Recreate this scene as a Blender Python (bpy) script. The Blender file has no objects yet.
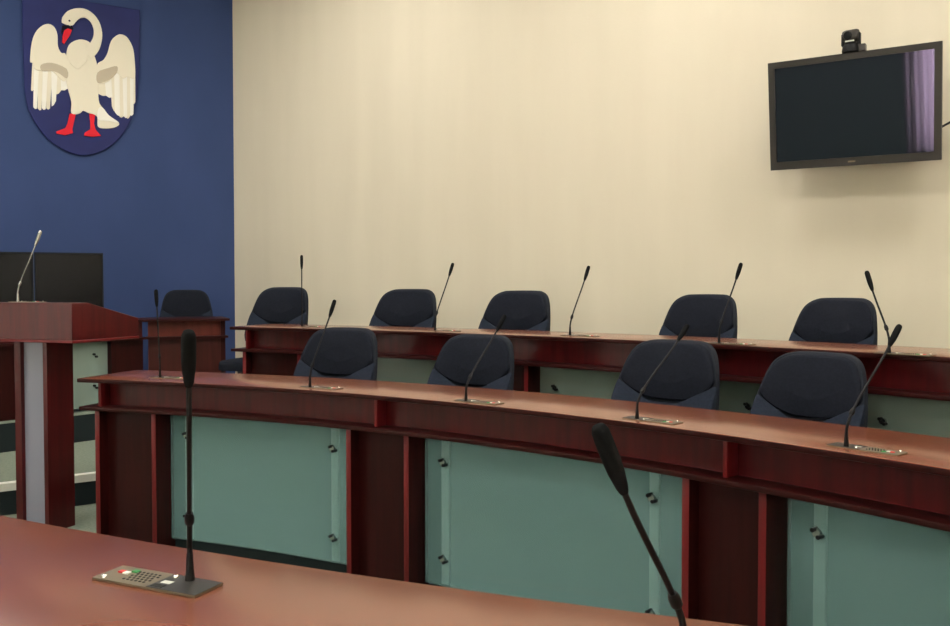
# Council chamber: two facing arcs of mahogany desks, a presidium with a lectern, blue end wall with a swan crest.
import bpy, bmesh, math, random
from math import sin, cos, pi, radians, degrees, atan2, sqrt
from mathutils import Vector, Matrix
random.seed(7)
SC = bpy.context.scene
COL = SC.collection

# ------------------------------------------------------------------ materials
def lin(c):
    c = c / 255.0
    return c / 12.92 if c <= 0.04045 else ((c + 0.055) / 1.055) ** 2.4
def rgb(r, g, b): return (lin(r), lin(g), lin(b), 1.0)

def principled(name, color, rough=0.5, metal=0.0, spec=0.5, coat=0.0, coat_rough=0.1):
    m = bpy.data.materials.new(name); m.use_nodes = True
    b = m.node_tree.nodes['Principled BSDF']
    b.inputs['Base Color'].default_value = color
    b.inputs['Roughness'].default_value = rough
    b.inputs['Metallic'].default_value = metal
    b.inputs['Specular IOR Level'].default_value = spec
    b.inputs['Coat Weight'].default_value = coat
    b.inputs['Coat Roughness'].default_value = coat_rough
    return m

def vary(m, c0, c1, scale=(1, 1, 1), nscale=8.0, detail=4.0, bump=0.0, lo=0.35, hi=0.65, bscale=None):
    """procedural colour variation between two colours, optional bump"""
    nt = m.node_tree; N = nt.nodes; L = nt.links; b = N['Principled BSDF']
    tc = N.new('ShaderNodeTexCoord'); mp = N.new('ShaderNodeMapping'); no = N.new('ShaderNodeTexNoise')
    ra = N.new('ShaderNodeValToRGB')
    mp.inputs['Scale'].default_value = scale
    no.inputs['Scale'].default_value = nscale; no.inputs['Detail'].default_value = detail
    ra.color_ramp.elements[0].position = lo; ra.color_ramp.elements[0].color = c0
    ra.color_ramp.elements[1].position = hi; ra.color_ramp.elements[1].color = c1
    L.new(tc.outputs['Object'], mp.inputs['Vector']); L.new(mp.outputs['Vector'], no.inputs['Vector'])
    L.new(no.outputs['Fac'], ra.inputs['Fac']); L.new(ra.outputs['Color'], b.inputs['Base Color'])
    if bump:
        bp = N.new('ShaderNodeBump'); bp.inputs['Strength'].default_value = bump; bp.inputs['Distance'].default_value = 0.002
        src = no
        if bscale:
            src = N.new('ShaderNodeTexNoise'); src.inputs['Scale'].default_value = bscale; src.inputs['Detail'].default_value = 2
            L.new(tc.outputs['Object'], src.inputs['Vector'])
        L.new(src.outputs['Fac'], bp.inputs['Height']); L.new(bp.outputs['Normal'], b.inputs['Normal'])
    return m

M = {}
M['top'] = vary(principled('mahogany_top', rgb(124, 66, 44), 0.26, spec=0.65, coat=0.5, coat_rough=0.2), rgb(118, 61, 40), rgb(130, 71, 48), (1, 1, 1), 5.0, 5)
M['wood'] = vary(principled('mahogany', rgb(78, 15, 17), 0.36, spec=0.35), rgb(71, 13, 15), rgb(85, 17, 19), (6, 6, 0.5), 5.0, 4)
M['wood_dark'] = vary(principled('mahogany_dark', rgb(48, 9, 8), 0.45, spec=0.2), rgb(43, 8, 7), rgb(53, 11, 10), (6, 6, 0.5), 5.0, 4)  # mahogany darkened for the lower desk parts, shade put into the colour
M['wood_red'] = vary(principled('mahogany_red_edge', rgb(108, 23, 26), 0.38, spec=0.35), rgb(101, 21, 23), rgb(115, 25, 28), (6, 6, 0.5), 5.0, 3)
M['wood_orange_lit'] = vary(principled('mahogany_orange_lit', rgb(104, 42, 32), 0.4, spec=0.35), rgb(96, 38, 28), rgb(112, 46, 35), (6, 6, 0.5), 5.0, 3)  # mahogany of the end fascia, the light on it put into the colour
M['fabric'] = vary(principled('navy_fabric', rgb(28, 31, 40), 0.9, spec=0.1), rgb(26, 29, 37), rgb(31, 34, 44), (1, 1, 1), 90, 2, bump=0.15)
M['fabric_light'] = vary(principled('slate_fabric', rgb(37, 43, 55), 0.9, spec=0.1), rgb(35, 41, 52), rgb(40, 46, 59), (1, 1, 1), 90, 2, bump=0.15)
M['wood_brown_lit'] = vary(principled('mahogany_brown_lit', rgb(68, 27, 22), 0.42, spec=0.3), rgb(62, 24, 19), rgb(74, 30, 25), (6, 6, 0.5), 5.0, 3)  # mahogany of the end panel, warmer tone stands for light on it
M['shell'] = principled('dark_shell', rgb(31, 35, 44), 0.75, spec=0.2)
M['black'] = principled('black_plastic', rgb(16, 16, 18), 0.55, spec=0.25)
M['foam'] = principled('black_foam', rgb(20, 21, 22), 0.95, spec=0.1)
M['bezel'] = principled('charcoal_bezel', rgb(48, 44, 40), 0.42, spec=0.4)
M['steel'] = principled('steel', rgb(190, 190, 188), 0.25, 1.0)
M['chrome'] = principled('chrome', rgb(235, 235, 230), 0.12, 1.0)
M['plate'] = principled('bronze_plate', rgb(128, 116, 96), 0.42, 0.55)
M['plate_dark'] = principled('plate_dark', rgb(60, 58, 54), 0.4, 0.5)
M['white_label'] = principled('white_label', rgb(205, 205, 195), 0.6)
M['hole'] = principled('grille_hole', rgb(28, 26, 24), 0.8)
M['red_led'] = principled('red_key', rgb(220, 50, 50), 0.4)
M['green_led'] = principled('green_key', rgb(50, 150, 80), 0.4)
M['white_led'] = principled('white_key', rgb(250, 250, 240), 0.4)
M['wall_beige'] = vary(principled('beige_wallpaper', rgb(222, 210, 182), 0.85, spec=0.2), rgb(217, 207, 186), rgb(222, 212, 191), (1, 1, 0.12), 3.0, 6, bump=0.25, bscale=60)
M['wall_blue'] = vary(principled('blue_paint', rgb(58, 75, 119), 0.8, spec=0.2), rgb(56, 73, 116), rgb(60, 77, 122), (1, 1, 0.5), 2.0, 4)
M['wall_grey'] = principled('grey_green_paint', rgb(150, 172, 150), 0.85, spec=0.2)
M['wall_plain'] = principled('warm_white_paint', rgb(214, 206, 188), 0.85, spec=0.2)
M['ceiling'] = principled('ceiling_paint', rgb(226, 222, 212), 0.9, spec=0.2)
M['carpet'] = vary(principled('green_grey_carpet', rgb(128, 138, 124), 0.95, spec=0.1), rgb(120, 130, 116), rgb(138, 146, 132), (1, 1, 1), 60, 3, bump=0.2)
M['riser'] = principled('dark_riser', rgb(38, 46, 48), 0.8, spec=0.2)
M['nosing'] = principled('pale_nosing', rgb(236, 234, 224), 0.5)
M['shield'] = vary(principled('navy_shield', rgb(34, 42, 100), 0.6, spec=0.3), rgb(32, 39, 95), rgb(36, 45, 105), (1, 1, 1), 3, 3)
M['swan'] = principled('cream_relief', rgb(240, 232, 212), 0.7, spec=0.2)
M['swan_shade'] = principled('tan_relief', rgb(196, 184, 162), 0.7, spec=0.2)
M['swan_white'] = principled('white_relief', rgb(250, 246, 236), 0.7, spec=0.2)
M['red_relief'] = principled('red_relief', rgb(225, 22, 44), 0.55, spec=0.3)
M['ink'] = principled('dark_relief', rgb(24, 18, 36), 0.7, spec=0.2)
M['grey_panel'] = principled('grey_lilac_panel', rgb(142, 142, 157), 0.4, spec=0.4)
M['cable'] = principled('black_cable', rgb(26, 26, 26), 0.5)
M['curtain_rod'] = principled('curtain_rod', rgb(90, 70, 50), 0.4)

def glass_material(name, c, transp, rough=0.22):
    m = principled(name, c, rough, spec=0.5)
    nt = m.node_tree; N = nt.nodes; L = nt.links
    b = N['Principled BSDF']; out = N['Material Output']
    tr = N.new('ShaderNodeBsdfTransparent'); tr.inputs['Color'].default_value = (0.88, 0.95, 0.94, 1)
    mx = N.new('ShaderNodeMixShader'); mx.inputs['Fac'].default_value = transp
    L.new(b.outputs['BSDF'], mx.inputs[1]); L.new(tr.outputs['BSDF'], mx.inputs[2]); L.new(mx.outputs['Shader'], out.inputs['Surface'])
    return m
M['glass'] = glass_material('frosted_teal_glass', rgb(156, 192, 194), 0.62)
M['glass_green'] = glass_material('frosted_green_glass', rgb(176, 190, 180), 0.58)
M['backing'] = principled('teal_backing', rgb(126, 152, 153), 0.7, spec=0.2)
M['backing_green'] = principled('grey_green_backing', rgb(146, 156, 146), 0.7, spec=0.2)
M['batten'] = principled('pale_batten', rgb(235, 240, 238), 0.5)

def emission(name, c, s):
    m = bpy.data.materials.new(name); m.use_nodes = True
    nt = m.node_tree; nt.nodes.clear()
    e = nt.nodes.new('ShaderNodeEmission'); o = nt.nodes.new('ShaderNodeOutputMaterial')
    e.inputs['Color'].default_value = c; e.inputs['Strength'].default_value = s
    nt.links.new(e.outputs[0], o.inputs[0]); return m
LAMP = 16.0
DAY = 11.0
M['lamp'] = emission('ceiling_lamp_diffuser', (1.0, 0.965, 0.90, 1), LAMP)
M['sky'] = emission('daylight_outside', (0.96, 0.98, 1.0, 1), DAY)
m = principled('white_sheer_curtain', rgb(236, 232, 228), 0.9)
nt = m.node_tree; tl = nt.nodes.new('ShaderNodeBsdfTranslucent'); tl.inputs['Color'].default_value = rgb(244, 238, 230)
mx = nt.nodes.new('ShaderNodeMixShader'); mx.inputs['Fac'].default_value = 0.8
nt.links.new(nt.nodes['Principled BSDF'].outputs[0], mx.inputs[1]); nt.links.new(tl.outputs[0], mx.inputs[2])
nt.links.new(mx.outputs[0], nt.nodes['Material Output'].inputs[0]); M['curtain'] = m
M['screen'] = principled('black_glass_screen', rgb(18, 27, 30), 0.03, spec=1.0)
M['screen'].node_tree.nodes['Principled BSDF'].inputs['Specular Tint'].default_value = (0.72, 0.58, 1.0, 1)
M['monitor'] = principled('gloss_black', rgb(12, 12, 14), 0.25, spec=0.15)

# ------------------------------------------------------------------ object helpers
def finish(bm, smooth=40):
    bmesh.ops.recalc_face_normals(bm, faces=bm.faces)
    if smooth:
        for f in bm.faces: f.smooth = True
        for e in bm.edges:
            if len(e.link_faces) == 2 and e.calc_face_angle(0) > radians(smooth): e.smooth = False
def obj(name, bm, mat, parent=None, smooth=40):
    finish(bm, smooth)
    me = bpy.data.meshes.new(name); bm.to_mesh(me); bm.free()
    mats = mat if isinstance(mat, (list, tuple)) else [mat]
    for x in mats: me.materials.append(x)
    o = bpy.data.objects.new(name, me); COL.objects.link(o)
    if parent: o.parent = parent
    return o
def tag(o, label, cat, group=None):
    o['label'] = label; o['category'] = cat
    if group: o['group'] = group
    return o
def thing(name, label, cat, loc=(0, 0, 0), rz=0.0, group=None):
    o = bpy.data.objects.new(name, None); COL.objects.link(o)
    o.empty_display_size = 0.1
    o.location = loc; o.rotation_euler = (0, 0, rz)
    return tag(o, label, cat, group)
def struct(name, bm, mat, smooth=40):
    o = obj(name, bm, mat, None, smooth); o['kind'] = 'structure'; return o

def bevel(bm, w, seg=1):
    es = [e for e in bm.edges if len(e.link_faces) == 2 and e.calc_face_angle(0) > radians(35)]
    if es: bmesh.ops.bevel(bm, geom=es, offset=w, segments=seg, affect='EDGES', profile=0.5)
def box(bm, x0, x1, y0, y1, z0, z1, mtx=None, bev=0.0):
    t = bmesh.new()
    v = [t.verts.new(p) for p in ((x0,y0,z0),(x1,y0,z0),(x1,y1,z0),(x0,y1,z0),(x0,y0,z1),(x1,y0,z1),(x1,y1,z1),(x0,y1,z1))]
    for f in ((0,3,2,1),(4,5,6,7),(0,1,5,4),(1,2,6,5),(2,3,7,6),(3,0,4,7)): t.faces.new([v[i] for i in f])
    if bev: bevel(t, bev, 2)
    merge(bm, t, mtx)
def merge(bm, t, mtx=None):
    if mtx: bmesh.ops.transform(t, matrix=mtx, verts=t.verts)
    me = bpy.data.meshes.new('tmp'); t.to_mesh(me); t.free(); bm.from_mesh(me); bpy.data.meshes.remove(me)
def prism(bm, pts, h0, h1, mtx=None, bev=0.0):
    """closed polygon in XY extruded from h0 to h1 along Z"""
    t = bmesh.new()
    a = [t.verts.new((x, y, h0)) for x, y in pts]; b = [t.verts.new((x, y, h1)) for x, y in pts]
    n = len(pts); t.faces.new(a); t.faces.new(b)
    for i in range(n): t.faces.new((a[i], a[(i+1) % n], b[(i+1) % n], b[i]))
    bmesh.ops.recalc_face_normals(t, faces=t.faces)
    if bev: bevel(t, bev, 1)
    merge(bm, t, mtx)
def tube(bm, pts, radii, n=10, caps=True):
    pts = [Vector(p) for p in pts]
    if not isinstance(radii, (list, tuple)): radii = [radii] * len(pts)
    rings = []; up = None
    for i, p in enumerate(pts):
        d = (pts[min(i+1, len(pts)-1)] - pts[max(i-1, 0)]).normalized()
        if up is None: up = d.orthogonal().normalized()
        up = (up - d * up.dot(d)).normalized(); s = d.cross(up)
        rings.append([bm.verts.new(p + (up * cos(2*pi*k/n) + s * sin(2*pi*k/n)) * radii[i]) for k in range(n)])
    for a, b in zip(rings, rings[1:]):
        for k in range(n): bm.faces.new((a[k], a[(k+1) % n], b[(k+1) % n], b[k]))
    if caps: bm.faces.new(rings[0]); bm.faces.new(rings[-1])
def cyl(bm, p0, p1, r, n=14): tube(bm, [p0, p1], r, n)
def lathe(bm, prof, n=20, mtx=None):
    t = bmesh.new(); rings = []
    for r, z in prof: rings.append([t.verts.new((r*cos(2*pi*k/n), r*sin(2*pi*k/n), z)) for k in range(n)])
    for a, b in zip(rings, rings[1:]):
        for k in range(n): t.faces.new((a[k], a[(k+1) % n], b[(k+1) % n], b[k]))
    t.faces.new(rings[0]); t.faces.new(rings[-1]); merge(bm, t, mtx)
def arc(bm, c, r0, r1, a0, a1, z0, z1, bev=0.0, step=1.5):
    """closed block between two radii, two angles (degrees) and two heights"""
    n = max(1, int(abs(a1 - a0) / step)); t = bmesh.new(); R = []
    for i in range(n + 1):
        a = radians(a0 + (a1 - a0) * i / n); ca, sa = cos(a), sin(a)
        R.append([t.verts.new((c[0] + r*ca, c[1] + r*sa, z)) for r, z in ((r0, z0), (r1, z0), (r1, z1), (r0, z1))])
    for A, B in zip(R, R[1:]):
        for k in range(4): t.faces.new((A[k], A[(k+1) % 4], B[(k+1) % 4], B[k]))
    t.faces.new(R[0]); t.faces.new(R[-1])
    bmesh.ops.recalc_face_normals(t, faces=t.faces)
    if bev: bevel(t, bev, 2)
    merge(bm, t)
def bez(p0, p1, p2, p3, n=14):
    p0, p1, p2, p3 = map(Vector, (p0, p1, p2, p3)); out = []
    for i in range(n + 1):
        t = i / n; s = 1 - t
        out.append(p0*s**3 + p1*3*s*s*t + p2*3*s*t*t + p3*t**3)
    return out
def polar(c, r, a): return Vector((c[0] + r*cos(radians(a)), c[1] + r*sin(radians(a))))

# ------------------------------------------------------------------ layout constants (metres; camera stands at x=y=0)
C_MID = (-3.743, -1.290); R_MID = 6.20
C_BACK = (-4.80, -1.722); R_BACK = 8.39
C_NEAR = (3.4866, 10.358); R_NEAR = 9.615
WELL = -0.20; STEP = 0.22                 # floor of the well, upper tier
CORNER = Vector((-2.54, 9.20))
D_BLUE = Vector((-0.8386, -0.5447)); N_BLUE = Vector((0.5447, -0.8386))
D_BEIGE = Vector((0.8304, -0.5572)); N_BEIGE = Vector((-0.5572, -0.8304))
H_CEIL = 4.7
E = CORNER + D_BEIGE * 10.0
F = E + N_BEIGE * 9.2
D_ = CORNER + D_BLUE * 7.5
G = D_ + N_BEIGE * ((F - D_).dot(N_BEIGE))

# ------------------------------------------------------------------ setting
def wall(name, a, b, z0, z1, mat, outward, th=0.15):
    bm = bmesh.new(); o = Vector(outward) * th
    prism(bm, [(a.x, a.y), (b.x, b.y), (b.x + o.x, b.y + o.y), (a.x + o.x, a.y + o.y)], z0, z1)
    return struct(name, bm, mat, 0)
bm = bmesh.new(); prism(bm, [tuple(p) for p in (CORNER, E, F, G, D_)], WELL - 0.1, WELL)
struct('floor', bm, M['carpet'], 0)
bm = bmesh.new(); prism(bm, [tuple(p) for p in (CORNER, E, F, G, D_)], H_CEIL, H_CEIL + 0.1)
struct('ceiling', bm, M['ceiling'], 0)
wall('wall_back', CORNER, E, WELL, H_CEIL, M['wall_beige'], -N_BEIGE)
wall('wall_left', CORNER, D_, WELL, H_CEIL, M['wall_blue'], -N_BLUE)
wall('wall_right', E, F, WELL, H_CEIL, M['wall_plain'], D_BEIGE)
wall('wall_end', D_, G, WELL, H_CEIL, M['wall_plain'], -D_BEIGE)
# window wall behind the camera: pieces around three openings
WINS = [(1.6, 3.2), (8.35, 9.8), (11.6, 13.0)]      # along G -> F
def gf(s, off=0.0): return G + D_BEIGE * s + N_BEIGE * off
LGF = (F - G).length
Z0, Z1 = 0.15, 3.3
bm = bmesh.new(); s0 = 0.0
for a, b in WINS + [(LGF, LGF)]:
    p, q = gf(s0), gf(a); o = N_BEIGE * 0.15
    prism(bm, [tuple(p), tuple(q), tuple(q+o), tuple(p+o)], WELL, H_CEIL); s0 = b
    if b > a:
        p, q = gf(a), gf(b)
        prism(bm, [tuple(p), tuple(q), tuple(q+o), tuple(p+o)], WELL, Z0)
        prism(bm, [tuple(p), tuple(q), tuple(q+o), tuple(p+o)], Z1, H_CEIL)
struct('wall_front', bm, M['wall_grey'], 0)
for i, (a, b) in enumerate(WINS):
    bm = bmesh.new()
    for (u, v, z0, z1) in ((a, a+.06, Z0, Z1), (b-.06, b, Z0, Z1), ((a+b)/2-.03, (a+b)/2+.03, Z0, Z1), (a, b, Z0, Z0+.06), (a, b, Z1-.06, Z1)):
        p, q = gf(u, .03), gf(v, .03); o = N_BEIGE * 0.06
        prism(bm, [tuple(p), tuple(q), tuple(q+o), tuple(p+o)], z0, z1)
    w = struct('window_%d' % (i+1), bm, M['white_label'], 0)
    bm = bmesh.new(); p, q = gf(a, .07), gf(b, .07); o = N_BEIGE * 0.01
    prism(bm, [tuple(p), tuple(q), tuple(q+o), tuple(p+o)], Z0, Z1)
    obj('pane', bm, M['sky'], w, 0)

# tiers: the well floor is lowest, desks stand one step up, the back row and the presidium two steps up
K = Vector((-2.84, 7.50)); DA = Vector((-0.64, -0.77)).normalized(); DB = Vector((0.92, 0.39)).normalized()
NA = Vector((0.77, -0.64)).normalized(); NB = Vector((0.39, -0.92)).normalized()
L1a = Vector((-2.58, 5.75)); dL = Vector((0.82, 0.57)).normalized()
def arcpts(c, r, a0, a1, n=24): return [tuple(polar(c, r, a0 + (a1-a0)*i/n)) for i in range(n+1)]
edge = arcpts(C_MID, 6.42, 20, 75)
pL1r = L1a + dL * 1.05; pL1l = L1a - dL * 4.6
poly = edge + [tuple(pL1r), tuple(pL1l), tuple(D_ + N_BLUE*0.02), tuple(CORNER), tuple(CORNER + D_BEIGE*9.0)]
bm = bmesh.new(); prism(bm, poly, WELL, -0.004)
struct('floor_tier', bm, M['riser'], 0)
bm = bmesh.new(); prism(bm, poly, -0.004, 0.0)
struct('floor_carpet', bm, M['carpet'], 0)
bm = bmesh.new(); nrm = Vector((0.57, -0.82))
prism(bm, [tuple(pL1r), tuple(pL1l), tuple(pL1l + nrm*0.012), tuple(pL1r + nrm*0.012)], -0.045, 0.004)
prism(bm, [tuple(pL1r), tuple(pL1l), tuple(pL1l - nrm*0.05), tuple(pL1r - nrm*0.05)], 0.0, 0.004)
struct('trim_1', bm, M['nosing'], 0)
# upper tier under the back row and the presidium
up1 = K + DB*0.75 + NB*0.06; up0 = K + NB*0.06 + NA*0.02; upl = K + DA*4.2 + NA*0.06
poly2 = arcpts(C_BACK, 8.60, 20, 69) + [tuple(up1), tuple(up0), tuple(upl), tuple(D_ + N_BLUE*0.02 - D_BLUE*1.0), tuple(CORNER), tuple(CORNER + D_BEIGE*9.0)]
bm = bmesh.new(); prism(bm, poly2, 0.0, STEP - 0.004)
struct('floor_upper_tier', bm, M['riser'], 0)
bm = bmesh.new(); prism(bm, poly2, STEP - 0.004, STEP)
struct('floor_upper_carpet', bm, M['carpet'], 0)
# tier under the near desk
poly3 = arcpts(C_NEAR, 9.83, -128, -97) + arcpts(C_NEAR, 11.6, -97, -124)
bm = bmesh.new(); prism(bm, poly3, WELL, 0.0)
struct('floor_near_tier', bm, M['carpet'], 0)
# ------------------------------------------------------------------ arc desks
def shade_sides(o):
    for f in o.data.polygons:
        if f.normal.z < 0.5: f.material_index = 1  # sides and underside take the darker mahogany, shade painted in
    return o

def arc_desk(label, c, R, depth, a0, a1, ztop, zbot, cols, panels, brackets, group, glass, inset_low=1.0):
    d = thing('council_desk', label, 'desk', (0, 0, 0), 0, group)
    bm = bmesh.new(); arc(bm, c, R, R + depth, a0, a1, ztop - 0.022, ztop, 0.004, 1.0); shade_sides(obj('tabletop', bm, [M['top'], M['wood_dark']], d))
    bm = bmesh.new(); arc(bm, c, R + .012, R + .20, a0, a1, ztop - 0.175, ztop - 0.155, 0.003, 1.0); obj('ledge', bm, M['wood_dark'], d)
    inset = degrees(0.085 / R)
    lo, hi = (a0 + inset, a1 - inset) if a0 < a1 else (a0 - inset, a1 + inset)
    bm = bmesh.new(); arc(bm, c, R + .115, R + .14, lo, hi, ztop - 0.155, ztop - 0.022, 0, 1.0); obj('fascia', bm, M['wood'], d)
    w = degrees(0.009 / R)
    for a in brackets:
        bm = bmesh.new(); arc(bm, c, R + .045, R + .115, a - w, a + w, ztop - 0.155, ztop - 0.022, 0.002, 9); obj('bracket', bm, M['wood_red'], d)
    for (p, q) in cols:                      # two upright slabs with a recessed board between
        t = degrees(0.029 / R); s = 1 if q > p else -1
        k = bmesh.new()
        arc(k, c, R + .105, R + .13, p + s*t, q - s*t, zbot, ztop - 0.175, 0, 9)
        col = obj('pedestal', k, M['wood_dark'], d)
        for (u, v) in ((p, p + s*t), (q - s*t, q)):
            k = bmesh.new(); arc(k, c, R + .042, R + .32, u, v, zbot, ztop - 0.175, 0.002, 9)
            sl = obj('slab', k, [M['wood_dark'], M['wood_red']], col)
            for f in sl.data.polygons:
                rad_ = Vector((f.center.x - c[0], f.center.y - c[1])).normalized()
                if rad_.x * f.normal.x + rad_.y * f.normal.y < -.9: f.material_index = 1  # front faces in brighter red, a highlight put into the colour
    for (p, q) in panels:
        k = bmesh.new(); arc(k, c, R + .155, R + .163, p, q, zbot + 0.075, ztop - 0.176, 0, 1.0)
        pn = obj('glass_panel', k, glass, d)
        k = bmesh.new(); arc(k, c, R + .178, R + .184, p, q, zbot + 0.075, ztop - 0.176, 0, 1.0); obj('backing_board', k, M['backing_green'] if glass is M['glass_green'] else M['backing'], pn)
        lo, hi = min(p, q), max(p, q); ins = degrees(0.105 / R); lo_in = ins * inset_low
        for a in (lo + lo_in, hi - ins):
            k = bmesh.new(); hw = degrees(0.020 / R); arc(k, c, R + .1635, R + .1775, a - hw, a + hw, zbot + 0.08, ztop - 0.176, 0, 9)
            obj('batten', k, M['batten'], pn)
            for z in (ztop - 0.305, zbot + 0.20):
                k = bmesh.new()
                for da, dz in ((-0.010, 0.010), (0.010, -0.010)):
                    aa = a - degrees(da / R) * (1 if c is not C_NEAR else 1)
                    P0, P1 = polar(c, R + .132, aa), polar(c, R + .172, aa)
                    cyl(k, (P0.x, P0.y, z + dz), (P1.x, P1.y, z + dz), 0.0075, 12)  # two black pegs stand in for dark reflections in the steel disc
                cl = obj('clamp_reflection', k, M['black'], pn)
                k = bmesh.new(); P0, P1 = polar(c, R + .140, a), polar(c, R + .1545, a); cyl(k, (P0.x, P0.y, z), (P1.x, P1.y, z), 0.014, 16)
                obj('clamp_disc', k, M['steel'], pn)
        k = bmesh.new(); arc(k, c, R + .185, R + .205, p, q, zbot, zbot + 0.07, 0, 1.0); obj('plinth', k, M['riser'], d)
    return d

G_DESK = 'curved desk rows'
arc_desk('curved mahogany council desk with teal glass front in the middle of the room', C_MID, R_MID, 0.51, 75.2, 24.8, 0.75, WELL,
         [(74.48, 70.88), (59.90, 56.53), (44.19, 41.22), (28.6, 25.3)], [(70.82, 60.0), (56.45, 44.55), (41.1, 28.7)],
         [74.2, 58.30, 42.66, 27.0], G_DESK, M['glass'], 1.45)
arc_desk('curved mahogany desk row farthest back along the beige wall', C_BACK, R_BACK, 0.51, 68.45, 28.0, 0.97, STEP - 0.22,
         [(67.92, 64.61), (55.9, 52.74), (43.30, 40.60), (31.2, 28.3)], [(64.5, 56.0), (52.68, 43.4), (40.5, 31.3)],
         [67.7, 54.3, 42.0, 29.7], G_DESK, M['glass_green'])
arc_desk('curved mahogany desk closest to the viewer, its top filling the bottom of the view', C_NEAR, R_NEAR, 0.56, -127, -97.5, 0.75, WELL,
         [(-126.6, -124.4), (-112.2, -110.0), (-100.2, -98)], [(-124.3, -112.3), (-109.9, -100.3)], [-125.5, -111.1, -99.1], G_DESK, M['glass'])

# ------------------------------------------------------------------ conference microphones
def microphone(label, base, tip, rz, stem_r=0.0043, silver=False, group='gooseneck microphones on the desks', boot=0.05, bow=0.12, lamp=True):
    """base = foot of the stem on the desk top, tip = end of the head, rz = heading of the user-to-hall direction"""
    base = Vector(base); tip = Vector(tip)
    ex = Vector((cos(rz - pi/2), sin(rz - pi/2), 0)); ey = Vector((cos(rz), sin(rz), 0))
    mtx = Matrix.Rotation(rz - pi/2, 4, 'Z')
    o = thing('gooseneck_microphone', label, 'microphone', base, 0, group)
    off = Matrix.Translation((-0.052, -0.020, 0))
    X = mtx @ off
    bm = bmesh.new(); box(bm, -.110, .110, -.034, .034, 0.0, 0.004, X, 0.001); pl = obj('base_plate', bm, M['plate'], o)
    bm = bmesh.new(); box(bm, .008, .1095, -.033, .033, 0.004, 0.0046, X); obj('socket_plate', bm, M['plate_dark'], pl)
    bm = bmesh.new()
    for i in range(6):
        for j in range(5):
            x = -.055 + i*.0088 + (j % 2)*.0044; y = -.018 + j*.009
            lathe(bm, [(.0026, .0040), (.0026, .0047)], 8, X @ Matrix.Translation((x, y, 0)))
    obj('speaker_grille', bm, M['hole'], pl)
    for x, y, mt, nm in ((-.083, .006, 'red_led', 'button'), (-.071, .004, 'white_led', 'button'), (-.062, .016, 'green_led', 'button')):
        bm = bmesh.new(); box(bm, x-.0055, x+.0055, y-.0045, y+.0045, 0.004, 0.0065, X, 0.001); b = obj(nm, bm, M[mt], pl)
        b['label'] = mt.replace('_led', '') + ' button'
    bm = bmesh.new(); box(bm, .012, .036, -.028, -.016, 0.0046, 0.0052, X); obj('card_slot', bm, M['hole'], pl)
    bm = bmesh.new(); box(bm, .016, .036, -.010, .002, 0.0046, 0.0052, X); obj('name_label', bm, M['white_label'], pl)
    for sx in (.020, -.092):
        bm = bmesh.new(); lathe(bm, [(.0055, .004), (.0050, .007), (.003, .0085)], 12, X @ Matrix.Translation((sx, -.024 if sx < 0 else .022, 0))); obj('chrome_stud', bm, M['chrome'], pl)
    metal = M['steel'] if silver else M['black']
    v = tip - base; L = v.length
    up = Vector((0, 0, 1)); d_end = (v.normalized() + (v.normalized() - up) * 0.12).normalized()
    head_len = 0.078
    hb = tip - d_end * head_len
    pts = bez((0, 0, boot), Vector((0, 0, boot + L * bow)), (hb - base) - d_end * L * 0.3, hb - base, 18)
    pts = [Vector((0, 0, 0.0))] + pts
    n = len(pts)
    rad = [stem_r * (1.05 if i < n * .35 else .92) for i in range(n)]
    bm = bmesh.new(); tube(bm, pts, rad, 10); obj('stem', bm, metal, o)
    bm = bmesh.new(); lathe(bm, [(.0080, .003), (.0074, .012), (.0060, .028), (.0050, boot)], 16); obj('stem_boot', bm, metal, o)
    ci = next(i for i, v_ in enumerate(pts) if v_.z > .105); q = pts[ci]; t = (pts[ci+1] - pts[ci-1]).normalized(); R = t.to_track_quat('Z', 'Y').to_matrix().to_4x4()
    bm = bmesh.new(); lathe(bm, [(.0055, -.012), (.0078, -.008), (.0080, .004), (.0055, .012)], 12, Matrix.Translation(q) @ R); obj('stem_collar', bm, metal, o)
    R = d_end.to_track_quat('Z', 'Y').to_matrix().to_4x4()
    T = Matrix.Translation(hb - base) @ R
    bm = bmesh.new(); lathe(bm, [(.0055, -.018), (.0075, -.010), (.0085, 0), (.0098, .010), (.0106, .026), (.0106, .058), (.0100, .069), (.0078, .075), (.003, .078)], 18, T)
    obj('windscreen', bm, M['steel'] if silver else M['foam'], o)
    return o

def heading(c, p): return atan2(c[1] - p[1], c[0] - p[0])
def mic_row(rows, c, z):
    for label, b, t in rows:
        microphone(label, (b[0], b[1], z + .0005), t, heading(c, b))
mic_row([
    ('black gooseneck microphone at the far left end of the middle desk, beside the lectern', (-1.713, 4.72), (-1.752, 4.78, 1.232)),
    ('black gooseneck microphone on the middle desk before its leftmost chair', (-.809, 4.252), (-.713, 4.43, 1.180)),
    ('black gooseneck microphone on the middle desk before its second chair from the left', (-.0387, 3.728), (.137, 3.966, 1.117)),
    ('black gooseneck microphone on the middle desk before its third chair from the left', (.6016, 3.218), (.852, 3.48, 1.092)),
    ('black gooseneck microphone on the middle desk before its rightmost chair', (1.137, 2.652), (1.398, 2.86, 1.118)),
], C_MID, 0.75)
mic_row([
    ('upright black gooseneck microphone at the left end of the back row desk', (-1.198, 6.02), (-1.198, 6.02, 1.468)),
    ('black gooseneck microphone on the back row desk before its second chair from the left', (-.251, 5.46), (-.142, 5.63, 1.402)),
    ('black gooseneck microphone on the back row desk standing against bare wall between two chairs', (.5346, 4.89), (.660, 5.046, 1.368)),
    ('black gooseneck microphone on the back row desk before its fourth chair from the left', (1.177, 4.19), (1.326, 4.338, 1.365)),
    ('black gooseneck microphone leaning left at the right end of the back row desk', (1.694, 3.554), (1.672, 3.72, 1.313)),
], C_BACK, 0.97)
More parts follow.
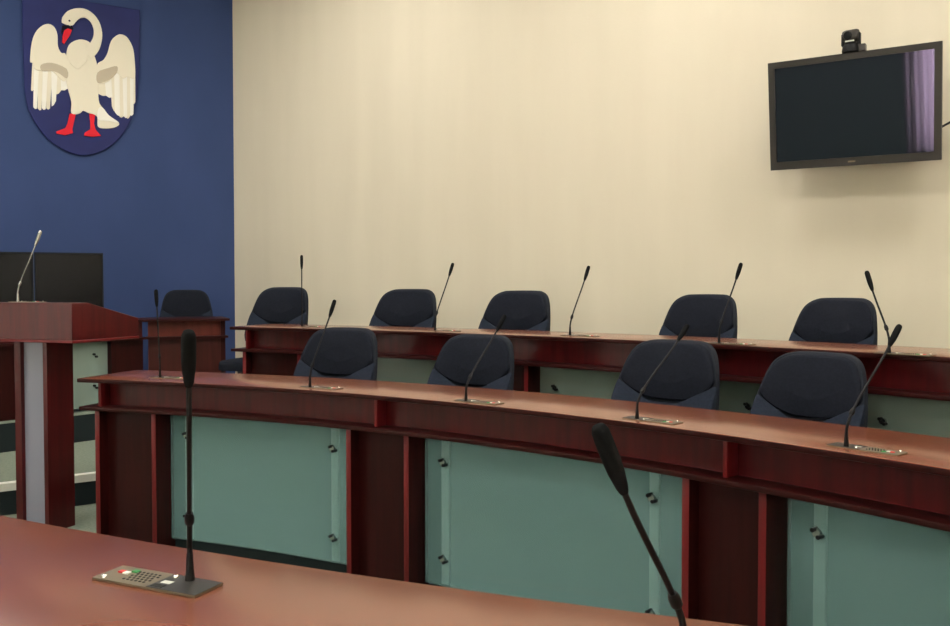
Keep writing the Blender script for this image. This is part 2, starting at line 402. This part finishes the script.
mic_row([
    ('large upright black gooseneck microphone on the nearest desk at lower left', (-.4736, 1.432), (-.407, 1.235, 1.180)),
    ('black gooseneck microphone on the nearest desk leaning left, its foot below the view', (.262, 1.075), (.1345, .95, 1.090)),
], C_NEAR, 0.75)

# ------------------------------------------------------------------ chairs
def smooth_outline(pts, n=64):
    """closed Catmull-Rom through points, resampled"""
    out = []; m = len(pts)
    for i in range(m):
        p0, p1, p2, p3 = (Vector(pts[(i+k-1) % m]) for k in range(4))
        for j in range(6):
            t = j / 6
            out.append(0.5*((2*p1) + (p2-p0)*t + (2*p0-5*p1+4*p2-p3)*t*t + (3*p1-p0-3*p2+p3)*t**3))
    return out
def pad(bm, outline, front, back, bulge, warp, edge=0.35):
    """cushion: outline in (x, z), flat back, domed front; warp maps (x, y, z) to the chair"""
    pts = smooth_outline(outline); n = len(pts)
    cx = sum(p[0] for p in pts)/n; cz = sum(p[1] for p in pts)/n
    rings = []
    prof = [(1.0, back), (1.0, front*edge), (.985, front*.72), (.95, front*.93), (.88, front), (.65, front + bulge*.55), (.35, front + bulge*.9), (.1, front + bulge)]
    for s, y in prof:
        rings.append([bm.verts.new(warp(cx + (p[0]-cx)*s, y, cz + (p[1]-cz)*s)) for p in pts])
    for a, b in zip(rings, rings[1:]):
        for k in range(n): bm.faces.new((a[k], a[(k+1) % n], b[(k+1) % n], b[k]))
    bm.faces.new(rings[0]); bm.faces.new(rings[-1])
RECLINE = 0.26
def backwarp(x, y, z):
    """chair faces +y: lean away with height, wrap gently round the sitter"""
    return Vector((x, -0.20 + y + 1.1*x*x - RECLINE*(z - 0.55), z))
def half(o): return o + [(-x, z) for x, z in reversed(o)]
SHELL = half([(0.0, 1.0)] and [(.080, 1.002), (.136, .995), (.180, .970), (.207, .927), (.228, .85), (.243, .76), (.248, .68), (.238, .60), (.205, .545), (.12, .525)])
UPPER = half([(.075, .992), (.128, .985), (.168, .962), (.194, .920), (.213, .87), (.222, .822), (.186, .778), (.130, .745), (.068, .727)])
LUMBAR = half([(.068, .713), (.132, .730), (.193, .763), (.236, .808), (.241, .70), (.230, .62), (.19, .56), (.10, .542)])
def make_chair():
    t = thing('conference_chair', '', 'chair')
    bm = bmesh.new(); pad(bm, SHELL, 0.012, -0.022, 0.0, backwarp, 0.2); obj('back_shell', bm, M['shell'], t)
    bm = bmesh.new(); pad(bm, UPPER, 0.034, 0.008, 0.016, backwarp); obj('back_cushion', bm, M['fabric'], t)
    bm = bmesh.new(); pad(bm, LUMBAR, 0.036, 0.004, 0.020, lambda x, y, z: backwarp(x, y + max(0, y) * 0 + (.03 if y > .01 else 0) * (.752 - z) / .1, z)); obj('lumbar_cushion', bm, M['fabric_light'], t)
    seat = half([(.10, .23), (.19, .215), (.235, .16), (.24, 0), (.225, -.15), (.17, -.215), (.08, -.225)])
    bm = bmesh.new(); pad(bm, seat, 0.06, -0.01, 0.02, lambda x, y, z: Vector((x, z + .03, .40 + y))); obj('seat', bm, M['fabric'], t)
    for sx in (-1, 1):                                     # legs: tubular steel frame
        bm = bmesh.new(); tube(bm, [(.20*sx, .20, .395), (.22*sx, .225, .2), (.235*sx, .24, 0.0)], .011, 10); obj('leg', bm, M['black'], t)
        bm = bmesh.new(); tube(bm, [(.20*sx, -.14, .395), (.22*sx, -.21, .2), (.235*sx, -.26, 0.0)], .011, 10); obj('leg', bm, M['black'], t)
    bm = bmesh.new()
    for sx in (-1, 1): tube(bm, [(.11*sx, .02, .385), (.11*sx, -.17, .385), (.11*sx, -.205, .42), (.11*sx, -.222, .56), (.11*sx, -.245, .68)], .010, 8)
    obj('back_bracket', bm, M['black'], t)
    return t
proto = make_chair(); used = [False]
def copy_tree(o, parent=None):
    c = o.copy(); COL.objects.link(c); c.parent = parent
    for ch in list(o.children): copy_tree(ch, c)
    return c
def chair(label, x, y, z, head, group, s=1.0):
    o = proto if not used[0] else copy_tree(proto); used[0] = True
    o.location = (x, y, z); o.rotation_euler = (0, 0, head - pi/2); o.scale = (s, s, s)
    tag(o, label, 'chair', group); return o
def chair_at(label, c, r, a, z, group, turn=0.0, lift=0.0, wid=1.1):
    p = polar(c, r, a); o = chair(label, p.x, p.y, z, heading(c, p) + radians(turn), group); o.scale = (wid, 1.06, 1.0 + lift); return o
g1 = 'navy chairs behind the middle desk'; g2 = 'navy chairs along the back row'
def seat_row(rows, c, z, group):
    for lab, a, r, tn, dz, wd in rows: chair_at(lab, c, r, a, z, group, tn, dz, wd)
seat_row([('navy upholstered chair leftmost of four behind the middle desk', 65.45, 6.83, 0, 0, 1.12),
          ('navy upholstered chair second from left behind the middle desk', 58.1, 6.83, 0, -.018, 1.06),
          ('navy upholstered chair third from left behind the middle desk', 48.95, 6.83, 0, -.008, 1.08),
          ('navy upholstered chair rightmost of four behind the middle desk', 43.6, 6.86, 0, -.034, .98)], C_MID, 0.0, g1)
seat_row([('navy chair leftmost in the back row, nearest the blue wall', 69.4, 9.0, 0, .025, 1.08),
          ('navy chair second from left in the back row', 62.4, 9.0, 0, .01, 1.14),
          ('navy chair in the middle of the back row, third of five', 56.6, 9.0, 0, .0, 1.12),
          ('navy chair fourth from left in the back row', 48.35, 9.0, 0, -.02, 1.0),
          ('navy chair rightmost of five in the back row, below the television', 43.4, 9.0, 0, -.035, .95)], C_BACK, STEP, g2)
pc = Vector((-2.74, 8.27)); chair('lone dark chair behind the presidium desk against the blue wall', pc.x, pc.y, STEP, atan2(-8.25, 2.80) , 'chair at the presidium')

# ------------------------------------------------------------------ presidium desk
def frame(o, dx, nrm):
    """matrix with local x along dx, local y away from the hall (minus nrm)"""
    m = Matrix(((dx.x, -nrm.x, 0, o.x), (dx.y, -nrm.y, 0, o.y), (0, 0, 1, 0), (0, 0, 0, 1))); return m
pres = thing('presidium_desk', 'mahogany presidium desk with end panel coloured as lit orange-brown, in front of the blue wall', 'desk')
LA = 3.6
zt = 0.97
Bf = frame(K, DB, NB); Af = frame(K + DA*LA, -DA, NA)       # B: short right section, A: long section running behind the lectern
bm = bmesh.new(); WB = 0.70
ia = K - NA*0.02; 
prism(bm, [tuple(K + NB*.03), tuple(K + DB*WB + NB*.03), tuple(K + DB*WB - NB*.55), tuple(K - NB*.55 + DB*.17), tuple(K + DA*LA - NA*.55), tuple(K + DA*LA + NA*.03)], zt-.022, zt, None, .003)
obj('tabletop', bm, M['wood_dark'], pres)
bm = bmesh.new(); box(bm, 0, WB - .01, .0, .12, zt-.175, zt-.155, Bf); box(bm, 0, LA, .0, .12, zt-.175, zt-.155, Af); obj('ledge', bm, M['wood_dark'], pres)
bm = bmesh.new(); box(bm, 0.02, WB - .05, .06, .085, zt-.155, zt-.022, Bf); obj('end_fascia', bm, M['wood_orange_lit'], pres)
bm = bmesh.new(); box(bm, 0, LA, .06, .085, zt-.155, zt-.022, Af); obj('fascia', bm, M['wood'], pres)
bm = bmesh.new(); box(bm, 0.02, WB - .07, .05, .075, STEP, zt-.175, Bf); obj('end_panel', bm, M['wood_brown_lit'], pres)
bm = bmesh.new(); box(bm, LA-.26, LA, .05, .075, STEP, zt-.175, Af); box(bm, LA-.30, LA-.26, .02, .42, STEP, zt-.175, Af); obj('pedestal', bm, M['wood_dark'], pres)
x = LA - .31
for i in range(3):
    bm = bmesh.new(); box(bm, x-.70, x, .07, .078, STEP+.03, zt-.176, Af); pn = obj('glass_panel', bm, M['glass_green'], pres)
    bm = bmesh.new(); box(bm, x-.70, x, .096, .10, STEP+.03, zt-.176, Af); obj('backing_board', bm, M['backing_green'], pn)
    for u in (x-.11, x-.59):
        bm = bmesh.new(); box(bm, u-.027, u+.027, .079, .0955, STEP+.03, zt-.176, Af); obj('batten', bm, M['batten'], pn)
        for z in (zt-.29, STEP+.2):
            bm = bmesh.new()
            for dx_, dz_ in ((-.01, .01), (.01, -.01)): cyl(bm, Af @ Vector((u+dx_, .05, z+dz_)), Af @ Vector((u+dx_, .085, z+dz_)), .0095, 12)
            obj('clamp_reflection', bm, M['black'], pn)  # black pegs draw the clamp together with its dark reflections
    bm = bmesh.new(); box(bm, x-1.14, x-.71, .05, .075, STEP, zt-.175, Af)
    for u in (x-.75, x-1.14): box(bm, u, u+.04, .02, .42, STEP, zt-.175, Af)
    obj('pedestal', bm, M['wood_dark'], pres); x -= 1.15
bm = bmesh.new(); box(bm, WB-.07, WB-.03, .05, .50, STEP, zt-.022, Bf); obj('side_panel', bm, M['wood_dark'], pres)
bb = Vector((-1.92, 7.45))
bm = bmesh.new(); box(bm, -.10, .10, -.12, .12, STEP, STEP+.37, Matrix.Translation((bb.x, bb.y, 0)) @ Matrix.Rotation(.4, 4, 'Z'), .012)
tb = obj('floor_box', bm, M['black']); tag(tb, 'black box on the floor between the presidium desk and the back row desk', 'box')

# ------------------------------------------------------------------ lectern
lo = Vector((-2.258, 4.87)); lx = Vector((-0.945, 0.327)); ly = Vector((0.327, 0.945))    # front right corner; along the front to the left; towards the back
LM = Matrix(((lx.x, ly.x, 0, lo.x), (lx.y, ly.y, 0, lo.y), (0, 0, 1, 0), (0, 0, 0, 1)))
lec = thing('lectern', 'tall mahogany lectern with a sloping top on two slab legs at the left edge', 'lectern', (0, 0, 0))
def side_prism(bm, prof, x0, x1):
    """profile in (y, z) extruded along the front direction"""
    t = bmesh.new(); a = [t.verts.new((x0, y, z)) for y, z in prof]; b = [t.verts.new((x1, y, z)) for y, z in prof]; n = len(prof)
    t.faces.new(a); t.faces.new(b)
    for i in range(n): t.faces.new((a[i], a[(i+1) % n], b[(i+1) % n], b[i]))
    bmesh.ops.recalc_face_normals(t, faces=t.faces); bevel(t, .003, 1); merge(bm, t, LM)
bm = bmesh.new(); side_prism(bm, [(0, .945), (0, 1.156), (.12, 1.156), (.54, 1.055), (.54, .945)], 0, 1.0); obj('lectern_top', bm, M['wood'], lec)
bm = bmesh.new(); side_prism(bm, [(-.006, .929), (-.006, .945), (.54, .945), (.54, .929)], -.006, 1.006); obj('rim', bm, M['wood_red'], lec)
for x0, x1 in ((.285, .315), (.482, .53)):
    bm = bmesh.new(); box(bm, x0, x1, .10, .30, WELL, .929, LM, .002); obj('leg', bm, M['wood'], lec)
bm = bmesh.new(); box(bm, .315, .482, .125, .135, WELL, .929, LM); obj('front_panel', bm, M['grey_panel'], lec)
mb = LM @ Vector((.475, .08, 1.157))
microphone('slim silver gooseneck microphone standing on the lectern', mb, (mb.x + .10, mb.y + .08, mb.z + .425), atan2(-.945, -.327), .0035, True, 'silver lectern microphone')

# ------------------------------------------------------------------ monitors on the presidium desk
def monitor(label, p, head):
    o = thing('computer_monitor', label, 'monitor', (p.x, p.y, zt + .0005), head, 'black monitors on the presidium desk')
    bm = bmesh.new(); box(bm, -.262, .262, -.018, .018, .085, .565, None, .006); obj('housing', bm, M['black'], o)
    bm = bmesh.new(); box(bm, -.250, .250, -.0195, -.0175, .105, .55); obj('screen', bm, M['monitor'], o)
    bm = bmesh.new(); box(bm, -.05, .05, .018, .045, .02, .30, None, .006); obj('stand', bm, M['black'], o)
    bm = bmesh.new(); box(bm, -.12, .12, -.08, .10, 0, .02, None, .005); obj('foot', bm, M['black'], o)
monitor('black monitor nearer the chair, right one of the pair behind the lectern', Vector((-3.40, 7.30)), radians(22))
monitor('black monitor cut off by the left edge, behind the lectern microphone', Vector((-3.892, 7.10)), radians(22))

# ------------------------------------------------------------------ swan crest on the blue wall
EXPO = 0.70
def smooth_closed(pts, k):
    out = []; m = len(pts)
    for i in range(m):
        p0, p1, p2, p3 = (Vector(pts[(i+j-1) % m]) for j in range(4))
        for j in range(k):
            t = j / k; q = 0.5*((2*p1) + (p2-p0)*t + (2*p0-5*p1+4*p2-p3)*t*t + (3*p1-p0-3*p2+p3)*t**3); out.append((q.x, q.y))
    return out
SWAN = {
    'shield': [(1.97, 3.977), (1.736, 3.987), (1.486, 3.981), (1.21, 3.982), (0.932, 3.982), (0.942, 3.491), (0.97, 3.115), (1.038, 2.872), (1.151, 2.686), (1.298, 2.566), (1.46, 2.51), (1.626, 2.543), (1.787, 2.655), (1.903, 2.829), (1.954, 3.017), (1.969, 3.437)],
    'wing_left': [(1.607, 3.436), (1.649, 3.456), (1.676, 3.515), (1.679, 3.616), (1.702, 3.683), (1.75, 3.708), (1.807, 3.684), (1.865, 3.612), (1.898, 3.507), (1.914, 3.342), (1.894, 3.327), (1.874, 3.273), (1.824, 3.262), (1.774, 3.286), (1.718, 3.266), (1.617, 3.193)],
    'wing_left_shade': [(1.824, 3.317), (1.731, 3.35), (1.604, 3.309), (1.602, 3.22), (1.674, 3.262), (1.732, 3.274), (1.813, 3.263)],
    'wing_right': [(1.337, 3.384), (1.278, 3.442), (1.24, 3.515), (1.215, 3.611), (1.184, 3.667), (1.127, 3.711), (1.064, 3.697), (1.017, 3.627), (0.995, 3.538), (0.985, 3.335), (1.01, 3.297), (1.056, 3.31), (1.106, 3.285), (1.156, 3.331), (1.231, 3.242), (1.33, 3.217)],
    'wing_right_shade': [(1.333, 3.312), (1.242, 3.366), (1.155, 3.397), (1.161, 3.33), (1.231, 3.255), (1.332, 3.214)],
    'body': [(1.607, 3.436), (1.589, 3.523), (1.546, 3.576), (1.47, 3.608), (1.391, 3.584), (1.363, 3.484), (1.335, 3.385), (1.327, 3.23), (1.324, 3.048), (1.291, 2.982), (1.235, 2.914), (1.144, 2.853), (1.162, 2.814), (1.236, 2.788), (1.33, 2.792), (1.338, 2.885), (1.37, 2.908), (1.418, 2.918), (1.463, 2.934), (1.485, 2.911), (1.526, 2.893), (1.569, 2.904), (1.567, 3.007), (1.594, 3.119), (1.616, 3.244), (1.617, 3.371)],
    'breast': [(1.59, 3.452), (1.578, 3.517), (1.53, 3.568), (1.458, 3.574), (1.418, 3.502), (1.429, 3.41), (1.473, 3.353), (1.509, 3.322), (1.556, 3.346), (1.586, 3.388)],
    'tail': [(1.328, 2.97), (1.291, 2.982), (1.235, 2.914), (1.144, 2.853), (1.236, 2.859), (1.334, 2.865)],
    'beak': [(1.62, 3.671), (1.592, 3.691), (1.554, 3.682), (1.574, 3.627), (1.603, 3.577), (1.622, 3.541), (1.64, 3.556), (1.635, 3.618)],
    'lore': [(1.639, 3.709), (1.558, 3.732), (1.54, 3.694), (1.559, 3.676), (1.597, 3.69), (1.62, 3.669), (1.649, 3.626)],
    'leg_left': [(1.583, 2.895), (1.528, 2.896), (1.546, 2.817), (1.561, 2.748), (1.554, 2.713), (1.623, 2.686), (1.698, 2.694), (1.702, 2.714), (1.622, 2.753), (1.603, 2.798)],
    'leg_right': [(1.411, 2.914), (1.357, 2.914), (1.368, 2.822), (1.354, 2.764), (1.306, 2.711), (1.384, 2.693), (1.459, 2.696), (1.451, 2.728), (1.403, 2.764), (1.402, 2.832)],
}
FEATHERS_LEFT = [[(1.894, 3.337), (1.874, 3.285), (1.886, 3.083), (1.908, 3.075)], [(1.88, 3.309), (1.84, 3.277), (1.861, 2.91), (1.892, 2.922)], [(1.847, 3.289), (1.801, 3.275), (1.824, 2.902), (1.856, 2.916)], [(1.81, 3.281), (1.762, 3.28), (1.787, 2.913), (1.82, 2.92)], [(1.774, 3.286), (1.723, 3.275), (1.751, 2.922), (1.783, 2.924)], [(1.737, 3.273), (1.681, 3.261), (1.699, 2.999), (1.736, 2.944)], [(1.698, 3.271), (1.635, 3.241), (1.651, 3.107), (1.696, 3.061)], [(1.658, 3.251), (1.598, 3.234), (1.589, 3.135), (1.655, 3.106)]]
FEATHERS_RIGHT = [[(1.018, 3.315), (0.984, 3.34), (0.987, 3.071), (1.01, 3.058)], [(1.035, 3.32), (0.998, 3.312), (1.006, 2.952), (1.037, 2.938)], [(1.071, 3.316), (1.025, 3.308), (1.035, 2.936), (1.065, 2.901)], [(1.106, 3.303), (1.061, 3.304), (1.065, 2.909), (1.098, 2.927)], [(1.141, 3.306), (1.096, 3.291), (1.095, 2.921), (1.136, 2.912)], [(1.181, 3.288), (1.131, 3.295), (1.13, 2.918), (1.18, 2.955)], [(1.219, 3.27), (1.171, 3.276), (1.175, 2.955), (1.204, 3.004)], [(1.268, 3.243), (1.206, 3.259), (1.198, 3.094), (1.257, 3.103)], [(1.334, 3.229), (1.251, 3.245), (1.243, 3.105), (1.328, 3.113)]]
NECK = [(1.428, 3.475), (1.367, 3.541), (1.33, 3.632), (1.326, 3.723), (1.359, 3.808), (1.424, 3.857), (1.491, 3.853), (1.55, 3.815), (1.586, 3.763), (1.601, 3.725)]
def on_blue(u, z, h):
    p = CORNER + D_BLUE * u + N_BLUE * h; return Vector((p.x, p.y, z))
BM = Matrix(((D_BLUE.x, 0, N_BLUE.x, CORNER.x), (D_BLUE.y, 0, N_BLUE.y, CORNER.y), (0, 1, 0, 0), (0, 0, 0, 1)))
crest = thing('wall_crest', 'navy shield with a white swan in relief, red beak and red feet', 'coat of arms', on_blue(1.46, 2.51, 0))
def relief(name, pts, h0, h1, mat, parent, bev=.003):
    inv = Matrix.Translation(-crest.location)
    bm = bmesh.new(); prism(bm, pts, h0, h1, inv @ BM, bev); return obj(name, bm, mat, parent, 30)
shield_outline = SWAN['shield'][:5] + SWAN['shield'][5:6] + smooth_closed(SWAN['shield'], 5)[26:-3] 
relief('shield', shield_outline, .004, .03, M['shield'], crest, .006)
b = relief('swan_body', smooth_closed(SWAN['body'], 4), .03, .046, M['swan'], crest)
relief('breast', smooth_closed(SWAN['breast'], 4), .046, .053, M['swan'], b)
relief('tail', smooth_closed(SWAN['tail'], 3), .046, .050, M['swan_white'], b, .001)
for side, feats in (('left', FEATHERS_LEFT), ('right', FEATHERS_RIGHT)):
    w = relief('wing', smooth_closed(SWAN['wing_' + side], 4), .036, .046, M['swan'], crest)
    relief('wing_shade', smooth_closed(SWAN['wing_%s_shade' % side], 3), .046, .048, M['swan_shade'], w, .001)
    for i, f in enumerate(feats):
        top = [Vector(p) for p in f]; e1 = (top[2] + top[3]) / 2; up_ = (top[0] + top[1]) / 2 - e1; top[0] = top[0] + up_ * .12; top[1] = top[1] + up_ * .12
        tip = e1 + (e1 - (top[0] + top[1]) / 2).normalized() * .012
        pts = [tuple(top[0]), tuple(top[1]), tuple(top[2]), tuple(tip), tuple(top[3])]
        relief('feather', pts, .030, .039 + .0015 * (i % 2), M['swan_white'] if i % 2 else M['swan'], w, .002)
n_pts = [Vector(p) for p in NECK]
def ribbon(pts, widths):
    L_, R_ = [], []
    pts2 = []; ws = []
    for i in range(len(pts) - 1):
        p0, p1, p2, p3 = pts[max(i-1, 0)], pts[i], pts[i+1], pts[min(i+2, len(pts)-1)]
        for j in range(5):
            t = j/5; pts2.append(.5*((2*p1) + (p2-p0)*t + (2*p0-5*p1+4*p2-p3)*t*t + (3*p1-p0-3*p2+p3)*t**3)); ws.append(widths[i]*(1-t) + widths[i+1]*t)
    pts2.append(pts[-1]); ws.append(widths[-1])
    for i, p in enumerate(pts2):
        d = (pts2[min(i+1, len(pts2)-1)] - pts2[max(i-1, 0)]).normalized(); nrm = Vector((-d.y, d.x))
        L_.append(tuple(p + nrm*ws[i])); R_.append(tuple(p - nrm*ws[i]))
    return L_ + R_[::-1]
relief('neck', ribbon(n_pts, [.060, .050, .040, .036, .036, .040, .046, .056, .056, .038]), .03, .050, M['swan'], crest)
relief('lore', SWAN['lore'], .046, .050, M['ink'], crest, .001)
relief('beak', SWAN['beak'], .030, .056, M['red_relief'], crest, .002)
relief('leg', SWAN['leg_left'], .030, .042, M['red_relief'], crest, .002)
relief('leg', SWAN['leg_right'], .030, .042, M['red_relief'], crest, .002)
bm = bmesh.new(); lathe(bm, [(.009, .050), (.009, .053)], 10, Matrix.Translation(-crest.location) @ BM @ Matrix.Translation((1.575, 3.765, 0))); obj('eye', bm, M['ink'], crest)

# ------------------------------------------------------------------ television on the beige wall
TW, TH = 1.01, 0.695
tc = Vector((2.372, 5.517, 2.363)); tilt = radians(10)
xw = Vector((D_BEIGE.x, D_BEIGE.y, 0)); nw = Vector((N_BEIGE.x, N_BEIGE.y, 0))
zn = (nw * cos(tilt) - Vector((0, 0, 1)) * sin(tilt)).normalized(); zu = xw.cross(-zn).normalized()
if zu.z < 0: zu = -zu
roll = radians(-0.6)
TM = Matrix(((xw.x, zu.x, zn.x, 0), (xw.y, zu.y, zn.y, 0), (xw.z, zu.z, zn.z, 0), (0, 0, 0, 1))) @ Matrix.Rotation(roll, 4, 'Z')
tv = thing('wall_television', 'black flat television tilted forward on the beige wall', 'television', tc)
bm = bmesh.new()
bw = .040
for (x0, x1, y0, y1) in ((-TW/2, TW/2, TH/2-bw, TH/2), (-TW/2, TW/2, -TH/2, -TH/2+bw+.012), (-TW/2, -TW/2+bw, -TH/2+bw+.012, TH/2-bw), (TW/2-bw, TW/2, -TH/2+bw+.012, TH/2-bw)):
    box(bm, x0, x1, y0, y1, -.03, .012, TM, .004)
obj('bezel', bm, M['bezel'], tv)
bm = bmesh.new(); box(bm, -TW/2+bw-.002, TW/2-bw+.002, -TH/2+bw+.010, TH/2-bw+.002, -.02, .002, TM); obj('screen', bm, M['screen'], tv)
bm = bmesh.new(); box(bm, -TW/2+.03, TW/2-.03, -TH/2+.03, TH/2-.03, -.085, -.025, TM, .02); obj('back_housing', bm, M['black'], tv)
bm = bmesh.new(); box(bm, -.022, .022, -TH/2+.021, -TH/2+.031, .012, .0135, TM); obj('maker_badge', bm, M['plate'], tv)
wd = (Vector((tc.x, tc.y)) - CORNER).dot(N_BEIGE)
bm = bmesh.new(); box(bm, -.20, .20, -.16, .16, -.11, -.08, TM, .004)
q = xw * 0
cyl(bm, nw * -.06, nw * -(wd - .02), .035); R4 = Matrix(((xw.x, 0, nw.x, 0), (xw.y, 0, nw.y, 0), (0, 1, 0, 0), (0, 0, 0, 1)))
box(bm, -.14, .14, -.14, .14, -wd + .001, -wd + .025, R4, .003)
obj('wall_bracket', bm, M['black'], tv)

# conference camera sitting on the top edge of the television
cb = tc + TM.to_3x3() @ Vector((-.002, TH/2 + .001, -.018))
cm = thing('conference_camera', 'small black swivel camera standing on top of the television', 'camera', cb)
CF = Matrix(((xw.x, -nw.x, 0, 0), (xw.y, -nw.y, 0, 0), (0, 0, 1, 0), (0, 0, 0, 1)))     # local -y looks into the room
bm = bmesh.new(); lathe(bm, [(.052, 0), (.054, .01), (.050, .035), (.042, .052), (.030, .056)], 20, CF); obj('base', bm, M['black'], cm)
bm = bmesh.new(); box(bm, .045, .085, -.02, .03, .0, .042, CF, .008); obj('side_box', bm, M['bezel'], cm)
bm = bmesh.new()
for s in (-1, 1): box(bm, s*.047 - .008, s*.047 + .008, -.018, .018, .045, .115, CF, .004)
box(bm, -.05, .05, -.016, .016, .044, .054, CF, .003)
obj('yoke', bm, M['black'], cm)
bm = bmesh.new(); lathe(bm, [(.014, -.052), (.036, -.048), (.042, -.03), (.043, .03), (.038, .044), (.014, .048)], 22, CF @ Matrix.Translation((0, 0, .100)) @ Matrix.Rotation(pi/2, 4, 'Y')); hd = obj('head', bm, M['bezel'], cm)
bm = bmesh.new(); lathe(bm, [(.024, .036), (.024, .052), (.019, .053)], 20, CF @ Matrix.Translation((-.012, 0, .098)) @ Matrix.Rotation(pi/2, 4, 'X')); obj('lens', bm, M['monitor'], hd)
bm = bmesh.new(); box(bm, -.026, .026, -.0515, -.045, .058, .066, CF); obj('label_strip', bm, M['white_label'], cm)

# cable leaving the television on the right
def on_tv(x, y, h): return tc + TM.to_3x3() @ Vector((x, y, h))
bm = bmesh.new()
p0 = on_tv(TW/2 - .06, -.18, -.05)
tube(bm, bez(p0 - p0, on_tv(TW/2 + .03, -.14, -.03) - p0, on_tv(TW/2 + .10, -.08, .0) - p0, tc + xw*(TW/2 + .42) + Vector((0, 0, .05)) - nw*(wd - .010) - p0, 14), .007, 8)
cbl = obj('cable', bm, M['cable']); cbl.location = p0; tag(cbl, 'black cable rising to the right from behind the television', 'cable')

# ------------------------------------------------------------------ curtains, ceiling lights
for i, (a, b) in enumerate(WINS):
    t = bmesh.new(); n = 90; rows = []
    for k in range(n + 1):
        s = a - .15 + (b - a + .3) * k / n; p = gf(s, -.10 + .035 * sin(k * 1.05) + .012 * sin(k * 2.3))
        rows.append((t.verts.new((p.x, p.y, WELL + .02)), t.verts.new((p.x, p.y, 3.55))))
    for A, B in zip(rows, rows[1:]): t.faces.new((A[0], B[0], B[1], A[1]))
    c_ = obj('curtain', t, M['curtain'], None, 80)
    md = c_.modifiers.new('thick', 'SOLIDIFY'); md.thickness = .003
    tag(c_, 'white sheer curtain over window %s of the wall behind the viewer' % ('one', 'two', 'three')[i], 'curtain', 'sheer curtains')
LIGHTS = [(-4.0, 6.0), (-1.5, 6.6), (0.8, 5.2), (2.8, 3.6), (-4.6, 2.6), (-2.2, 3.6), (0.2, 2.2), (2.0, 0.6), (-3.4, -0.2), (-1.0, -0.9)]
for i, (x, y) in enumerate(LIGHTS):
    o = thing('ceiling_light', 'square ceiling light panel above the chamber', 'light', (x, y, H_CEIL), atan2(D_BEIGE.y, D_BEIGE.x), 'ceiling light panels')
    bm = bmesh.new()
    for (x0, x1, y0, y1) in ((-.42, .42, .38, .42), (-.42, .42, -.42, -.38), (-.42, -.38, -.38, .38), (.38, .42, -.38, .38)): box(bm, x0, x1, y0, y1, -.05, -.0005)
    obj('frame', bm, M['white_label'], o)
    bm = bmesh.new(); box(bm, -.38, .38, -.38, .38, -.035, -.02); obj('diffuser', bm, M['lamp'], o)

# ------------------------------------------------------------------ camera, colour management
cam = bpy.data.cameras.new('camera'); co = bpy.data.objects.new('camera', cam); COL.objects.link(co)
cam.sensor_width = 36.0; cam.lens = 36.0 * 870.0 / 950.0; cam.clip_start = 0.02
co.location = (0, 0, 1.24); co.rotation_euler = (pi/2 - math.atan(25/870.0), 0, 0)
SC.camera = co
w = bpy.data.worlds.new('world'); w.use_nodes = True; SC.world = w
w.node_tree.nodes['Background'].inputs[0].default_value = (.7, .8, 1, 1); w.node_tree.nodes['Background'].inputs[1].default_value = 0.3
SC.view_settings.view_transform = 'Standard'; SC.view_settings.look = 'None'
SC.view_settings.gamma = 1.0; SC.view_settings.use_curve_mapping = False
SC.view_settings.exposure = EXPO
SC.cycles.use_denoising = True
SC.cycles.max_bounces = 8; SC.cycles.diffuse_bounces = 5
SC.cycles.sample_clamp_indirect = 6.0
